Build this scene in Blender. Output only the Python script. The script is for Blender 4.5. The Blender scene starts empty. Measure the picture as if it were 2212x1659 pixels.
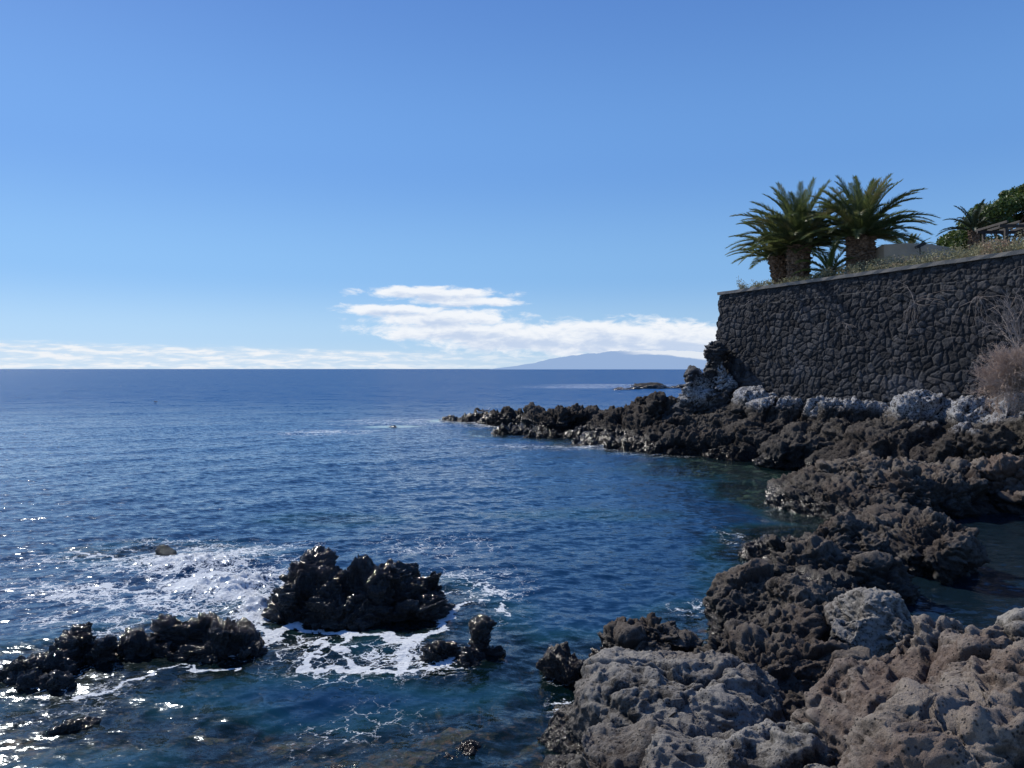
import bpy, bmesh, math, random, time
import numpy as np
from mathutils import Vector, Matrix, Quaternion
from mathutils.bvhtree import BVHTree
T0=time.time()
S=bpy.context.scene; C=S.collection
R=math.radians
random.seed(5); rng=np.random.default_rng(5)
# ------------------------------------------------------------------ camera
CH=4.0; F=1671.0; PITCH=math.atan(32.5/F)
cam=bpy.data.cameras.new('camera'); cam.sensor_width=36; cam.lens=36*F/2212; cam.clip_end=120000; cam.clip_start=.05
co=bpy.data.objects.new('camera',cam); C.objects.link(co); co.location=(0,0,CH); co.rotation_euler=(R(90)-PITCH,0,0); S.camera=co
S.view_settings.view_transform='Standard'
cp,sp=math.cos(PITCH),math.sin(PITCH)
def ray(px,py):
    a=(px-1106)/F; b=(829.5-py)/F
    return Vector((a,cp+b*sp,-sp+b*cp))
def atz(px,py,z):
    d=ray(px,py); return Vector((0,0,CH))+d*((z-CH)/d.z)
def aty(px,py,Y):
    d=ray(px,py); return Vector((0,0,CH))+d*(Y/d.y)
# ------------------------------------------------------------------ numpy noise
def H(ix,iy,iz,s):
    with np.errstate(over='ignore'):
        h=(ix.astype(np.int64)*374761393+iy.astype(np.int64)*668265263+iz.astype(np.int64)*2147483647+s*1274126177)&0xffffffff
        h=((h^(h>>13))*1274126177)&0xffffffff
        h=((h^(h>>16))*2246822519)&0xffffffff
        h=h^(h>>15)
    return h
def HF(ix,iy,iz,s): return (H(ix,iy,iz,s)&0xffffff).astype(np.float64)/float(0xffffff)
def vnoise(p,s=0):
    i=np.floor(p).astype(np.int64); f=p-i; w=f*f*f*(f*(f*6-15)+10)
    r=0
    for dx in (0,1):
        wx=w[:,0] if dx else 1-w[:,0]; fx=f[:,0]-dx
        for dy in (0,1):
            wy=w[:,1] if dy else 1-w[:,1]; fy=f[:,1]-dy
            for dz in (0,1):
                wz=w[:,2] if dz else 1-w[:,2]; fz=f[:,2]-dz
                h=H(i[:,0]+dx,i[:,1]+dy,i[:,2]+dz,s)
                g=((h&1023)/511.5-1)*fx+(((h>>10)&1023)/511.5-1)*fy+(((h>>20)&1023)/511.5-1)*fz
                r=r+wx*wy*wz*g
    return np.clip(.5+r*.85,0,1)
RM=np.array([[.36,.48,-.8],[-.8,.6,0],[.48,.64,.6]])
def fbm(p,oct=4,s=0,gain=.5,lac=2.03):
    r=0;a=1;t=0;q=p.copy()
    for o in range(oct):
        r=r+a*vnoise(q,s+o); t+=a; a*=gain; q=(q@RM.T)*lac+7.3
    return r/t
def ridged(p,oct=4,s=0,gain=.55):
    r=0;a=1;t=0;q=p.copy();w=1.
    for o in range(oct):
        k=(1-np.abs(2*vnoise(q,s+o)-1))**2
        r=r+a*k*w; t+=a; a*=gain; w=np.clip(k*1.6,.15,1); q=(q@RM.T)*2.07+3.1
    return r/t
def groove(p,s=0,w=.07):
    n=np.abs(2*vnoise(p,s)-1); return np.exp(-(n/w)**2)
def voro(p,s=0,l1=False):
    if l1: p=p@RM.T
    i=np.floor(p).astype(np.int64); n=len(p)
    F1=np.full(n,9.)
    for dx in (-1,0,1):
        for dy in (-1,0,1):
            for dz in (-1,0,1):
                c=i+np.array([dx,dy,dz])
                h=H(c[:,0],c[:,1],c[:,2],s)
                o=np.stack([(h&1023)/1023.,((h>>10)&1023)/1023.,((h>>20)&1023)/1023.],1)
                d=p-(c+o)
                dd=np.abs(d).sum(1) if l1 else np.sqrt((d*d).sum(1))
                F1=np.minimum(F1,dd)
    return F1
def sstep(a,b,x):
    t=np.clip((x-a)/(b-a),0,1); return t*t*(3-2*t)
# ------------------------------------------------------------------ objects
def link(name,me,mat=None,parent=None):
    o=bpy.data.objects.new(name,me); C.objects.link(o)
    if mat: me.materials.append(mat)
    if parent: o.parent=parent
    return o
def npmesh(name,V,Fc,k=None):
    me=bpy.data.meshes.new(name)
    V=np.asarray(V,np.float32); Fc=np.asarray(Fc,np.int32); k=Fc.shape[1]
    me.vertices.add(len(V)); me.vertices.foreach_set('co',V.ravel())
    me.loops.add(Fc.size); me.loops.foreach_set('vertex_index',Fc.ravel())
    me.polygons.add(len(Fc)); me.polygons.foreach_set('loop_start',np.arange(0,Fc.size,k,dtype=np.int32))
    me.update(calc_edges=True); return me
def smooth(me,v=True): me.polygons.foreach_set('use_smooth',np.full(len(me.polygons),v)); me.update()
def tag(o,label,cat,group=None,kind=None):
    if label: o['label']=label
    if cat: o['category']=cat
    if group: o['group']=group
    if kind: o['kind']=kind
    return o
def empty(name,loc,rz=0):
    o=bpy.data.objects.new(name,None); C.objects.link(o); o.location=loc; o.rotation_euler=(0,0,rz); return o
def fattr(me,name,a):
    at=me.attributes.new(name,'FLOAT','POINT'); at.data.foreach_set('value',np.asarray(a,np.float32))
class MB:
    def __init__(s): s.v=[];s.f=[]
    def box(s,c,d,M=None):
        b=len(s.v)
        for x in(-1,1):
            for y in(-1,1):
                for z in(-1,1):
                    p=Vector((x*d[0]/2,y*d[1]/2,z*d[2]/2))
                    if M: p=M@p
                    s.v.append(p+Vector(c))
        s.f+=[[b+i for i in q] for q in((0,1,3,2),(4,6,7,5),(0,4,5,1),(2,3,7,6),(0,2,6,4),(1,5,7,3))]
    def tube(s,pts,rad,n=5,cap=True):
        b=len(s.v); m=len(pts)
        for i,p in enumerate(pts):
            p=Vector(p); t=(Vector(pts[min(i+1,m-1)])-Vector(pts[max(i-1,0)])).normalized()
            a=t.orthogonal().normalized() if abs(t.z)>.95 else t.cross(Vector((0,0,1))).normalized(); c=t.cross(a)
            r=rad[i] if hasattr(rad,'__len__') else rad
            for k in range(n):
                w=2*math.pi*k/n; s.v.append(p+(a*math.cos(w)+c*math.sin(w))*r)
        for i in range(m-1):
            for k in range(n):
                s.f.append([b+i*n+k,b+i*n+(k+1)%n,b+(i+1)*n+(k+1)%n,b+(i+1)*n+k])
        if cap: s.f.append([b+k for k in range(n)][::-1]); s.f.append([b+(m-1)*n+k for k in range(n)])
    def build(s,name,mat,parent=None,sm=False,bev=0):
        me=bpy.data.meshes.new(name); me.from_pydata([tuple(v) for v in s.v],[],s.f); me.update()
        if sm: smooth(me)
        o=link(name,me,mat,parent)
        if bev:
            m=o.modifiers.new('bevel','BEVEL'); m.width=bev; m.segments=2
        return o
# ------------------------------------------------------------------ node helper
class NT:
    def __init__(s,t): s.t=t; s.L=t.links
    def n(s,ty,**k):
        x=s.t.nodes.new(ty)
        for a,b in k.items(): setattr(x,a,b)
        return x
    def put(s,i,v):
        if isinstance(v,bpy.types.NodeSocket): s.L.new(v,i)
        elif v is not None: i.default_value=v
    def m(s,op,a,b=None,c=None,clamp=False):
        x=s.n('ShaderNodeMath',operation=op,use_clamp=clamp)
        s.put(x.inputs[0],a); s.put(x.inputs[1],b); s.put(x.inputs[2],c); return x.outputs[0]
    def vm(s,op,a,b=None,sc=None,out=0):
        x=s.n('ShaderNodeVectorMath',operation=op); s.put(x.inputs[0],a); s.put(x.inputs[1],b)
        if sc is not None: s.put(x.inputs['Scale'],sc)
        return x.outputs[out]
    def ss(s,v,a,b,lo=0.,hi=1.):
        x=s.n('ShaderNodeMapRange',interpolation_type='SMOOTHSTEP'); s.put(x.inputs[0],v)
        x.inputs[1].default_value=a;x.inputs[2].default_value=b;x.inputs[3].default_value=lo;x.inputs[4].default_value=hi
        return x.outputs[0]
    def noise(s,vec,scale,det=4,rough=.5,dist=0.,out=0):
        x=s.n('ShaderNodeTexNoise'); s.put(x.inputs['Vector'],vec); x.inputs['Scale'].default_value=scale
        x.inputs['Detail'].default_value=det; x.inputs['Roughness'].default_value=rough; x.inputs['Distortion'].default_value=dist
        return x.outputs[out]
    def vor(s,vec,scale,feat='F1',out=0,det=0):
        x=s.n('ShaderNodeTexVoronoi',feature=feat); s.put(x.inputs['Vector'],vec); x.inputs['Scale'].default_value=scale
        return x.outputs[out]
    def mix(s,f,a,b,bt='MIX'):
        x=s.n('ShaderNodeMix',data_type='RGBA',blend_type=bt); s.put(x.inputs[0],f)
        s.put(x.inputs[6],a if isinstance(a,bpy.types.NodeSocket) else (*a,1) if len(a)==3 else a)
        s.put(x.inputs[7],b if isinstance(b,bpy.types.NodeSocket) else (*b,1) if len(b)==3 else b); return x.outputs[2]
    def comb(s,x,y,z):
        c=s.n('ShaderNodeCombineXYZ'); s.put(c.inputs[0],x);s.put(c.inputs[1],y);s.put(c.inputs[2],z); return c.outputs[0]
    def sep(s,v):
        c=s.n('ShaderNodeSeparateXYZ'); s.put(c.inputs[0],v); return c.outputs
    def attr(s,n):
        a=s.n('ShaderNodeAttribute',attribute_name=n); return a.outputs['Fac']
def newmat(name):
    m=bpy.data.materials.new(name); m.use_nodes=True; t=m.node_tree; t.nodes.clear()
    N=NT(t); out=N.n('ShaderNodeOutputMaterial'); return m,N,out
def pbsdf(N,out,col,rough,nrm=None,spec=None):
    b=N.n('ShaderNodeBsdfPrincipled'); N.put(b.inputs['Base Color'],col if isinstance(col,bpy.types.NodeSocket) else (*col,1))
    N.put(b.inputs['Roughness'],rough)
    if nrm is not None: N.put(b.inputs['Normal'],nrm)
    if spec is not None: N.put(b.inputs['Specular IOR Level'],spec)
    N.L.new(b.outputs[0],out.inputs[0]); return b
def bump(N,h,strength,dist,nrm=None):
    b=N.n('ShaderNodeBump'); b.inputs['Strength'].default_value=strength; b.inputs['Distance'].default_value=dist
    N.put(b.inputs['Height'],h)
    if nrm is not None: N.put(b.inputs['Normal'],nrm)
    return b.outputs[0]
def rock_mat(name,dark,mid,light,brown=(.07,.035,.025),bw=.5,wet=.3,white=0.,sc=1.,bd=.03,wr=.19):
    m,N,out=newmat(name)
    g=N.n('ShaderNodeNewGeometry'); pos=g.outputs['Position']; xx,_,z=N.sep(pos); nz=N.sep(g.outputs['Normal'])[2]
    cav=N.attr('cav')
    n1=N.noise(pos,.8*sc,4,.6); n2=N.noise(pos,5*sc,7,.7); n3=N.noise(pos,38*sc,5,.75); v2=N.vor(pos,30*sc)
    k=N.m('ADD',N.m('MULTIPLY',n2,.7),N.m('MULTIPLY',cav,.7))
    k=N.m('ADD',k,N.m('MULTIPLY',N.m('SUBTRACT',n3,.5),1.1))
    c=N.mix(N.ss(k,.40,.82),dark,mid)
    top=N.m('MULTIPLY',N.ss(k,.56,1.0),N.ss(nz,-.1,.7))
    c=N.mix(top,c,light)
    c=N.mix(N.m('MULTIPLY',N.ss(N.m('ADD',n1,N.m('MULTIPLY',n2,.3)),.58,.75),bw),c,brown)
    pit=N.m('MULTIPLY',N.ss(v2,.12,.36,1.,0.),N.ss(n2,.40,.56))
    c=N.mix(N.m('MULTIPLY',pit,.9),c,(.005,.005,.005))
    if white>0:
        w=N.m('ADD',N.noise(pos,.5,3,.5),N.m('MULTIPLY',N.noise(pos,2.6,7,.75),.7))
        w=N.m('ADD',w,N.ss(xx,13.2,15.2,0.,.16))
        w=N.m('MULTIPLY',N.ss(w,.92-.1*white,1.0-.1*white),N.m('MULTIPLY',N.ss(N.m('ADD',z,N.m('MULTIPLY',N.m('SUBTRACT',n1,.5),2.2)),2.0,2.5),N.ss(n3,.40,.54)))
        w=N.m('MULTIPLY',w,N.ss(cav,.25,.55))
        c=N.mix(w,c,(.54,.54,.545))
    wl=N.m('SUBTRACT',z,N.m('MULTIPLY',n1,.35))
    wf=N.ss(wl,wet-.35,wet,1.,0.)
    c=N.mix(wf,c,N.mix(1.,c,(.42,.38,.36),'MULTIPLY'))
    c=N.mix(N.ss(wl,.1,1.1,.45,0.),c,(.010,.009,.008))
    ro=N.m('SUBTRACT',.95,N.m('MULTIPLY',wf,.95-wr))
    h=N.m('ADD',N.m('MULTIPLY',n2,1.6),N.m('MULTIPLY',n3,1.1))
    h=N.m('SUBTRACT',h,N.m('MULTIPLY',pit,.5))
    h=N.m('ADD',h,N.m('MULTIPLY',N.noise(pos,120*sc,2,.6),.17))
    pbsdf(N,out,c,ro,bump(N,h,1.,bd),.4 if wr>.17 else .7)
    return m
M={}
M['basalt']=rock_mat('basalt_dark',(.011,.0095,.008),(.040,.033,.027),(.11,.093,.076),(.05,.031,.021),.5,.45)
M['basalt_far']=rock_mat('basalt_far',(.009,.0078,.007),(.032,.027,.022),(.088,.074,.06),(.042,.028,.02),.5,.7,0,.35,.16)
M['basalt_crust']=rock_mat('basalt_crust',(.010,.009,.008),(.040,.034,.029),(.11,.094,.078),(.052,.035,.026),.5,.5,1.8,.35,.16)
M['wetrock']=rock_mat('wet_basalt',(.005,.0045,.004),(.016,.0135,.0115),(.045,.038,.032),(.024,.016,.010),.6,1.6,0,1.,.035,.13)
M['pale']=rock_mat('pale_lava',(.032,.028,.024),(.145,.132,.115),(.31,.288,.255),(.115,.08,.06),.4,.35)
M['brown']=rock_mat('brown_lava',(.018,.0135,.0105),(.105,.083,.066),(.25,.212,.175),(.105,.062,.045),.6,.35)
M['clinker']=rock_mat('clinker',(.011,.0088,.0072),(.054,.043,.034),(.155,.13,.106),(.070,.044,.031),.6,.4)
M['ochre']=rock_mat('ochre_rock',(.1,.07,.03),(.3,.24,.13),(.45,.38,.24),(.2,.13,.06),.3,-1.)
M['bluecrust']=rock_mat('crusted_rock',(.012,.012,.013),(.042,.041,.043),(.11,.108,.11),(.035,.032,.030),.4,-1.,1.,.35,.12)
# ------------------------------------------------------------------ rock builder
ALLB=[]
BVH=[]
def B(px,py,z,rx,ry,rz,rot=0):
    p=atz(px,py,z); return (p.x,p.y,p.z-rz,rx,ry,rz,rot)
def D(px,py,Y,rx,ry,rz,rot=0):
    p=aty(px,py,Y); return (p.x,p.y,p.z-rz,rx,ry,rz,rot)
def normals(me):
    n=np.empty(len(me.vertices)*3,np.float32); me.vertex_normals.foreach_get('vector',n); return n.reshape(-1,3).astype(np.float64)
def coords(me):
    n=np.empty(len(me.vertices)*3,np.float32); me.vertices.foreach_get('co',n); return n.reshape(-1,3).astype(np.float64)
def rock(name,blobs,mat,vox,sc=1.,amp=1.,seed=0,zmin=-.9,shore=True,crag=1.,chunks=2,sm=10,warp=1.,plate=.5,fineamp=1.25,mid=1.):
    bm=bmesh.new(); rr=random.Random(seed)
    ext=[]
    for (x,y,z,rx,ry,rz,rot) in blobs:
        if shore: ALLB.append((x,y,rx,ry))
        ext.append((x,y,z,rx*1.07,ry*1.07,rz,rot))
        for k in range(chunks):
            a=rr.uniform(0,6.283); u=rr.uniform(.45,.85); f=rr.uniform(.3,.5)
            ext.append((x+math.cos(a)*rx*u,y+math.sin(a)*ry*u,z+rz*rr.uniform(.25,.62)*(1-.35*u),rx*f,ry*f*rr.uniform(.7,1.1),rz*f*rr.uniform(.5,.9),rr.uniform(0,180)))
    for (x,y,z,rx,ry,rz,rot) in ext:
        Mx=Matrix.Translation((x,y,z))@Matrix.Rotation(R(rot)+rr.uniform(-.6,.6),4,'Z')@Matrix.Rotation(rr.uniform(-.2,.2),4,'X')@Matrix.Rotation(rr.uniform(-.2,.2),4,'Y')@Matrix.Diagonal((rx,ry,rz,1))
        r=bmesh.ops.create_icosphere(bm,subdivisions=4,radius=1.12)
        pl=[]
        for k in range(12):
            nn=Vector((rr.gauss(0,1),rr.gauss(0,1),rr.gauss(0,1))).normalized(); pl.append((nn,rr.uniform(.62,.92)))
        pl.append((Vector((rr.uniform(-.25,.25),rr.uniform(-.3,.1),1)).normalized(),.88))
        for v in r['verts']:
            for nn,dd in pl:
                t=v.co.dot(nn)-dd
                if t>0: v.co-=nn*t
        bmesh.ops.transform(bm,matrix=Mx,verts=r['verts'])
    me=bpy.data.meshes.new(name); bm.to_mesh(me); bm.free()
    o=bpy.data.objects.new(name,me); C.objects.link(o)
    dg=bpy.context.evaluated_depsgraph_get
    if sm:
        md=o.modifiers.new('a','REMESH'); md.mode='VOXEL'; md.voxel_size=vox*2.5
        md=o.modifiers.new('b','SMOOTH'); md.factor=.5; md.iterations=sm
    md=o.modifiers.new('r','REMESH'); md.mode='VOXEL'; md.voxel_size=vox
    me2=bpy.data.meshes.new_from_object(o.evaluated_get(dg()))
    md=o.modifiers.new('s','SMOOTH'); md.factor=.5; md.iterations=20
    me4=bpy.data.meshes.new_from_object(o.evaluated_get(dg()))
    n0=normals(me4); bpy.data.meshes.remove(me4)
    bpy.data.objects.remove(o)
    V0=coords(me2); s=sc; V=V0.copy(); cav=np.zeros(len(V))
    if len(n0)!=len(V): n0=normals(me2)
    q=V0/s
    ax=np.array([math.cos(seed*1.3),math.sin(seed*1.3),.35]); ax/=np.linalg.norm(ax)
    qs=q-ax*(q@ax)[:,None]*.42
    wq=qs+.12*np.stack([vnoise(q*2.1+k*5.3,seed+20+k)-.5 for k in range(3)],1)+.06*np.stack([vnoise(q*6+k*5.3,seed+24+k)-.5 for k in range(3)],1)
    rg=.35+.65*sstep(.40,.60,fbm(q*.9,2,seed+70))
    h=fbm(wq*np.array([1.2,1.2,1.9]),5,seed+3,.55)
    st=h*10; fl=np.floor(st); fr_=st-fl; ter=(fl+sstep(.42,.58,fr_))/10
    g1=groove(wq*1.3,seed+31,.045); g2=groove(wq*3.1+4,seed+32,.06)*sstep(.4,.6,vnoise(q*1.7,seed+33))
    r=ridged(wq*1.9,6,seed+40,.64); a1=voro(wq*2.3,seed+5,True)
    a2=voro(wq*6.,seed+6,True); r2=ridged(wq*7,5,seed+48,.72)
    rough=(r-.34)*.42*mid+(a1-.75)*.16*mid
    plane=.01+(fbm(qs*.7,2,seed+80)-.5)*.5
    rough=rough*(1-plate)+plate*np.minimum(rough,plane)
    fine=((a2-.75)*.075+(r2-.34)*.16)*(.35+.65*rg)*fineamp
    d=(h-.5)*.45*crag+(ter-.5)*.65*crag-g1*.15-g2*.08+rough*crag**.5*(.5+.5*rg)+fine
    V=V+n0*(d*s*amp)[:,None]+np.stack([fbm(q*1.6+k*9.7,2,seed+60+7*k)-.5 for k in range(3)],1)*(.12*s*amp*warp)
    cav+=(h-.5)*.5-g1*.5-g2*.35+(r-.34)*.7+(a1-.75)*.2+(a2-.75)*.25+(r2-.34)*.7
    me2.vertices.foreach_set('co',V.astype(np.float32).ravel()); me2.update()
    n=normals(me2); n=n*.4+n0*.6
    F1=voro(q*12,seed+9); F3=voro(q*22,seed+19); pm=sstep(.38,.58,vnoise(q*1.9,seed+77)); r=ridged(q*17,3,seed+50,.7)
    V=V+n*(((np.minimum(F1,.5)-.5)*.15*(.3+.7*pm)+(np.minimum(F3,.5)-.5)*.05+(r-.36)*.07*rg)*s*amp)[:,None]; cav+=(np.minimum(F1,.5)-.5)*1.1*pm+(r-.36)*.5+(np.minimum(F3,.5)-.5)*.5
    vi=np.empty(len(me2.loops),np.int32); me2.loops.foreach_get('vertex_index',vi)
    Q=vi.reshape(-1,4); keep=(V[Q][:,:,2].max(1)>zmin); Q=Q[keep]
    u,inv=np.unique(Q.ravel(),return_inverse=True); V=V[u]; cav=cav[u]; Q=inv.reshape(-1,4)
    bx=V[:,0].mean(); by=V[:,1].mean(); org=np.array([bx,by,max(zmin,V[:,2].min())])
    me3=npmesh(name,V-org,Q); fattr(me3,'cav',np.clip(.5+cav,0,1)); smooth(me3,True)
    bpy.data.meshes.remove(me2)
    o=link(name,me3,mat); o.location=org
    BVH.append((V,Q))
    return o
# ---- rocks standing in the sea
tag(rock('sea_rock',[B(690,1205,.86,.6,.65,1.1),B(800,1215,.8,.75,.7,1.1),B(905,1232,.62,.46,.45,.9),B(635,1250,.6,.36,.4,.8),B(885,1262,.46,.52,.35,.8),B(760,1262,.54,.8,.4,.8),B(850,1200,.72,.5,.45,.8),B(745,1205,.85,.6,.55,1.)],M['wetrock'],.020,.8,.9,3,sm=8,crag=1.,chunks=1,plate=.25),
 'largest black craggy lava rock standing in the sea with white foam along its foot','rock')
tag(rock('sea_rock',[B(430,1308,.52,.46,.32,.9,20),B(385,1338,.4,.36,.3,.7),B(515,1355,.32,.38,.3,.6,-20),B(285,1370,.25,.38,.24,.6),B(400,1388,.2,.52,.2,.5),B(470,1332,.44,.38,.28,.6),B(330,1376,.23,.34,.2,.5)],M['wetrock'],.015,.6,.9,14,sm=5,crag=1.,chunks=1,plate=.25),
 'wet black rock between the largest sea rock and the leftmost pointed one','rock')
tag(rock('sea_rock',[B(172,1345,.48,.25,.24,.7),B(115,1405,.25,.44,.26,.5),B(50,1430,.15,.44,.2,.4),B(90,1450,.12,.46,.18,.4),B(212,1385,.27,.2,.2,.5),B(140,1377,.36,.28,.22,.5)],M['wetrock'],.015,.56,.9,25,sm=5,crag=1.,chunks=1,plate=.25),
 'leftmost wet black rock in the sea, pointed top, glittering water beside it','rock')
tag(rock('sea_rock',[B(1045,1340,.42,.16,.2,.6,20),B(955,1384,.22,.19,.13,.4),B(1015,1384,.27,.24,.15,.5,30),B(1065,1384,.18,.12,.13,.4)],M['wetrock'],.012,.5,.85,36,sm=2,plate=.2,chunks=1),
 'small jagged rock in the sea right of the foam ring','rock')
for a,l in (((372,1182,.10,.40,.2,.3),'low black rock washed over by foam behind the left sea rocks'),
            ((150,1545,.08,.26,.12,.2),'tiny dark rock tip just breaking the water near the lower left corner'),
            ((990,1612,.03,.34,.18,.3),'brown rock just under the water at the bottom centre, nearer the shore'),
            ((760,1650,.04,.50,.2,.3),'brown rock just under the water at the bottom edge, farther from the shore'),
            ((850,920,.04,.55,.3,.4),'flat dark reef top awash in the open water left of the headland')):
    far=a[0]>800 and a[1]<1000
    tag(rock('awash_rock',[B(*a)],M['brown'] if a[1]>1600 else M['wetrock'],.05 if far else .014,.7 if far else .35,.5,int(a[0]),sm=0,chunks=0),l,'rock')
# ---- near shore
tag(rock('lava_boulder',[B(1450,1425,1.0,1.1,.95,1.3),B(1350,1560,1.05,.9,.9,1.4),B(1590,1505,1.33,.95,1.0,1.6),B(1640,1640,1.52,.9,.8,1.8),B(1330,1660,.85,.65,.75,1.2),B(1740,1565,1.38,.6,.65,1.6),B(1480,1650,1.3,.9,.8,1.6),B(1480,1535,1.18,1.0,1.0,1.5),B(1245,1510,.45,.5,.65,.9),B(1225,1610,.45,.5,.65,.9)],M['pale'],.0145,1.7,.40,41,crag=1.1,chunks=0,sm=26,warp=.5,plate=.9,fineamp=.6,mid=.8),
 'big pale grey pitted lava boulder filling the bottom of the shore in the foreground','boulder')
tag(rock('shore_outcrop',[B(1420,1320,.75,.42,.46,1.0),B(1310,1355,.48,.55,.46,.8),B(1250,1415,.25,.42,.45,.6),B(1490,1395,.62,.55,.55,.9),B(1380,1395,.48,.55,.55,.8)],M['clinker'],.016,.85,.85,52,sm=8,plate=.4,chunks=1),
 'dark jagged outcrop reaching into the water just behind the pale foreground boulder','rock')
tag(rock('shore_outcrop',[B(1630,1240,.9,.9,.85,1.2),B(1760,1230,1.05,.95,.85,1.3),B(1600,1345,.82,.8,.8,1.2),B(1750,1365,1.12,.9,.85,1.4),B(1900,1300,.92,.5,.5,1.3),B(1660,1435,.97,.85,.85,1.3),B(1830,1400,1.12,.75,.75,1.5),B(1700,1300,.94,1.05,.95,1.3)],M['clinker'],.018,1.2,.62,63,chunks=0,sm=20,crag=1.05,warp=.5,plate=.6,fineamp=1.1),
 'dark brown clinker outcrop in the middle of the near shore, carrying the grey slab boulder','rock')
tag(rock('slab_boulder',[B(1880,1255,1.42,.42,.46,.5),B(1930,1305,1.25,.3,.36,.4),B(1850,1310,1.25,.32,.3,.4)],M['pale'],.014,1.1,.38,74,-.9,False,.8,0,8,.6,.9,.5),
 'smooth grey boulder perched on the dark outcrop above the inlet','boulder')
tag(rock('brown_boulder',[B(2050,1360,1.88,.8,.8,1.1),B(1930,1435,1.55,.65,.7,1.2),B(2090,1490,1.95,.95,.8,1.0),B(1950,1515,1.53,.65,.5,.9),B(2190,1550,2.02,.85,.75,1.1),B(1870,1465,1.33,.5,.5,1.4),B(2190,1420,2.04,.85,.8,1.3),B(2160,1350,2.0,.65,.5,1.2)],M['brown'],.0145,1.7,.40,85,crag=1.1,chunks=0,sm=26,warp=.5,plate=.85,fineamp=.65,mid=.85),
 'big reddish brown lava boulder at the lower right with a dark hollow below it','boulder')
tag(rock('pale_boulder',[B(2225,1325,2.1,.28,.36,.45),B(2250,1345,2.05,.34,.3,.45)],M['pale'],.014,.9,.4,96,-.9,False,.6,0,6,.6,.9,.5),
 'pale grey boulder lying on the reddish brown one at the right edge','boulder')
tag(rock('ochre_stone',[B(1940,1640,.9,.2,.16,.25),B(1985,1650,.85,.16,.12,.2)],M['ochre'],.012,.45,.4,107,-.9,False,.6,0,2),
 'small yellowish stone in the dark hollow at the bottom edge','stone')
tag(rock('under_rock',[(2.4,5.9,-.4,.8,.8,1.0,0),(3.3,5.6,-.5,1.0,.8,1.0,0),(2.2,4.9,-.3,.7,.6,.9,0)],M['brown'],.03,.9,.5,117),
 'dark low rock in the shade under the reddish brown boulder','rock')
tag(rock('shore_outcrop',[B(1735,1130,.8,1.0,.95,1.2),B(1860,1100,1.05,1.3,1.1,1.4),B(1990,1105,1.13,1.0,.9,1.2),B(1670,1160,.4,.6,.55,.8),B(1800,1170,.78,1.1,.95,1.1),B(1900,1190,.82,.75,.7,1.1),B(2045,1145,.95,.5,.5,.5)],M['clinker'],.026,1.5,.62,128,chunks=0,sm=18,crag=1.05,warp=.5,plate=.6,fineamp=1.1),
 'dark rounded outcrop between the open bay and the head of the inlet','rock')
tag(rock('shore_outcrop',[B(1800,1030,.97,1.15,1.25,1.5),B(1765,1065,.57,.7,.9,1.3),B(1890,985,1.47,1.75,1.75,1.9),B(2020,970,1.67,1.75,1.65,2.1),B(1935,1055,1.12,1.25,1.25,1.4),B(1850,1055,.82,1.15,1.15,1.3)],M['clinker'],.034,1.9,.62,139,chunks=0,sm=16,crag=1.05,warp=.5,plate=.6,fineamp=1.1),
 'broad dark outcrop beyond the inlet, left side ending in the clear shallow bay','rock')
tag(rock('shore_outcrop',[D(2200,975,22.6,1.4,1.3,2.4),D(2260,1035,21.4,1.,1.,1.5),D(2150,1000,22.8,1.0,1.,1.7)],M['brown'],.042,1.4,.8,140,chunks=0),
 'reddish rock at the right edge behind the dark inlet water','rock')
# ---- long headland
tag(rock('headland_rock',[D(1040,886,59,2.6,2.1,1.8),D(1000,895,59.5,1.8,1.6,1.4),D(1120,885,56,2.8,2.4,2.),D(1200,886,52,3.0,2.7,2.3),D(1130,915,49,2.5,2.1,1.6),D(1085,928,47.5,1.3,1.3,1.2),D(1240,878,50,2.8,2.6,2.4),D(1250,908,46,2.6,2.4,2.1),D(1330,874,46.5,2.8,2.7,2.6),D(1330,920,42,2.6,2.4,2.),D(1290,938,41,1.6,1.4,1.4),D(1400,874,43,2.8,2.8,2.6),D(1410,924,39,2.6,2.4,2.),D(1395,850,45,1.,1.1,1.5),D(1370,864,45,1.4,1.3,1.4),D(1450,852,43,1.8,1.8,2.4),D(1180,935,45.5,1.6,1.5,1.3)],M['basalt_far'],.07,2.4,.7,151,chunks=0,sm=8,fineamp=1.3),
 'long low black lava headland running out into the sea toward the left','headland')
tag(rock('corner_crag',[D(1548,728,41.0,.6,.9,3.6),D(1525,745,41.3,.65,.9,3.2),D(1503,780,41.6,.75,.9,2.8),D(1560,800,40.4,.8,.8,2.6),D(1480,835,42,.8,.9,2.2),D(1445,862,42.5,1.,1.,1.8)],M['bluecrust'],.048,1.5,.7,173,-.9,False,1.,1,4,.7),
 'tall dark crag with whitish streaks standing against the left end of the stone wall','crag')
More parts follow.
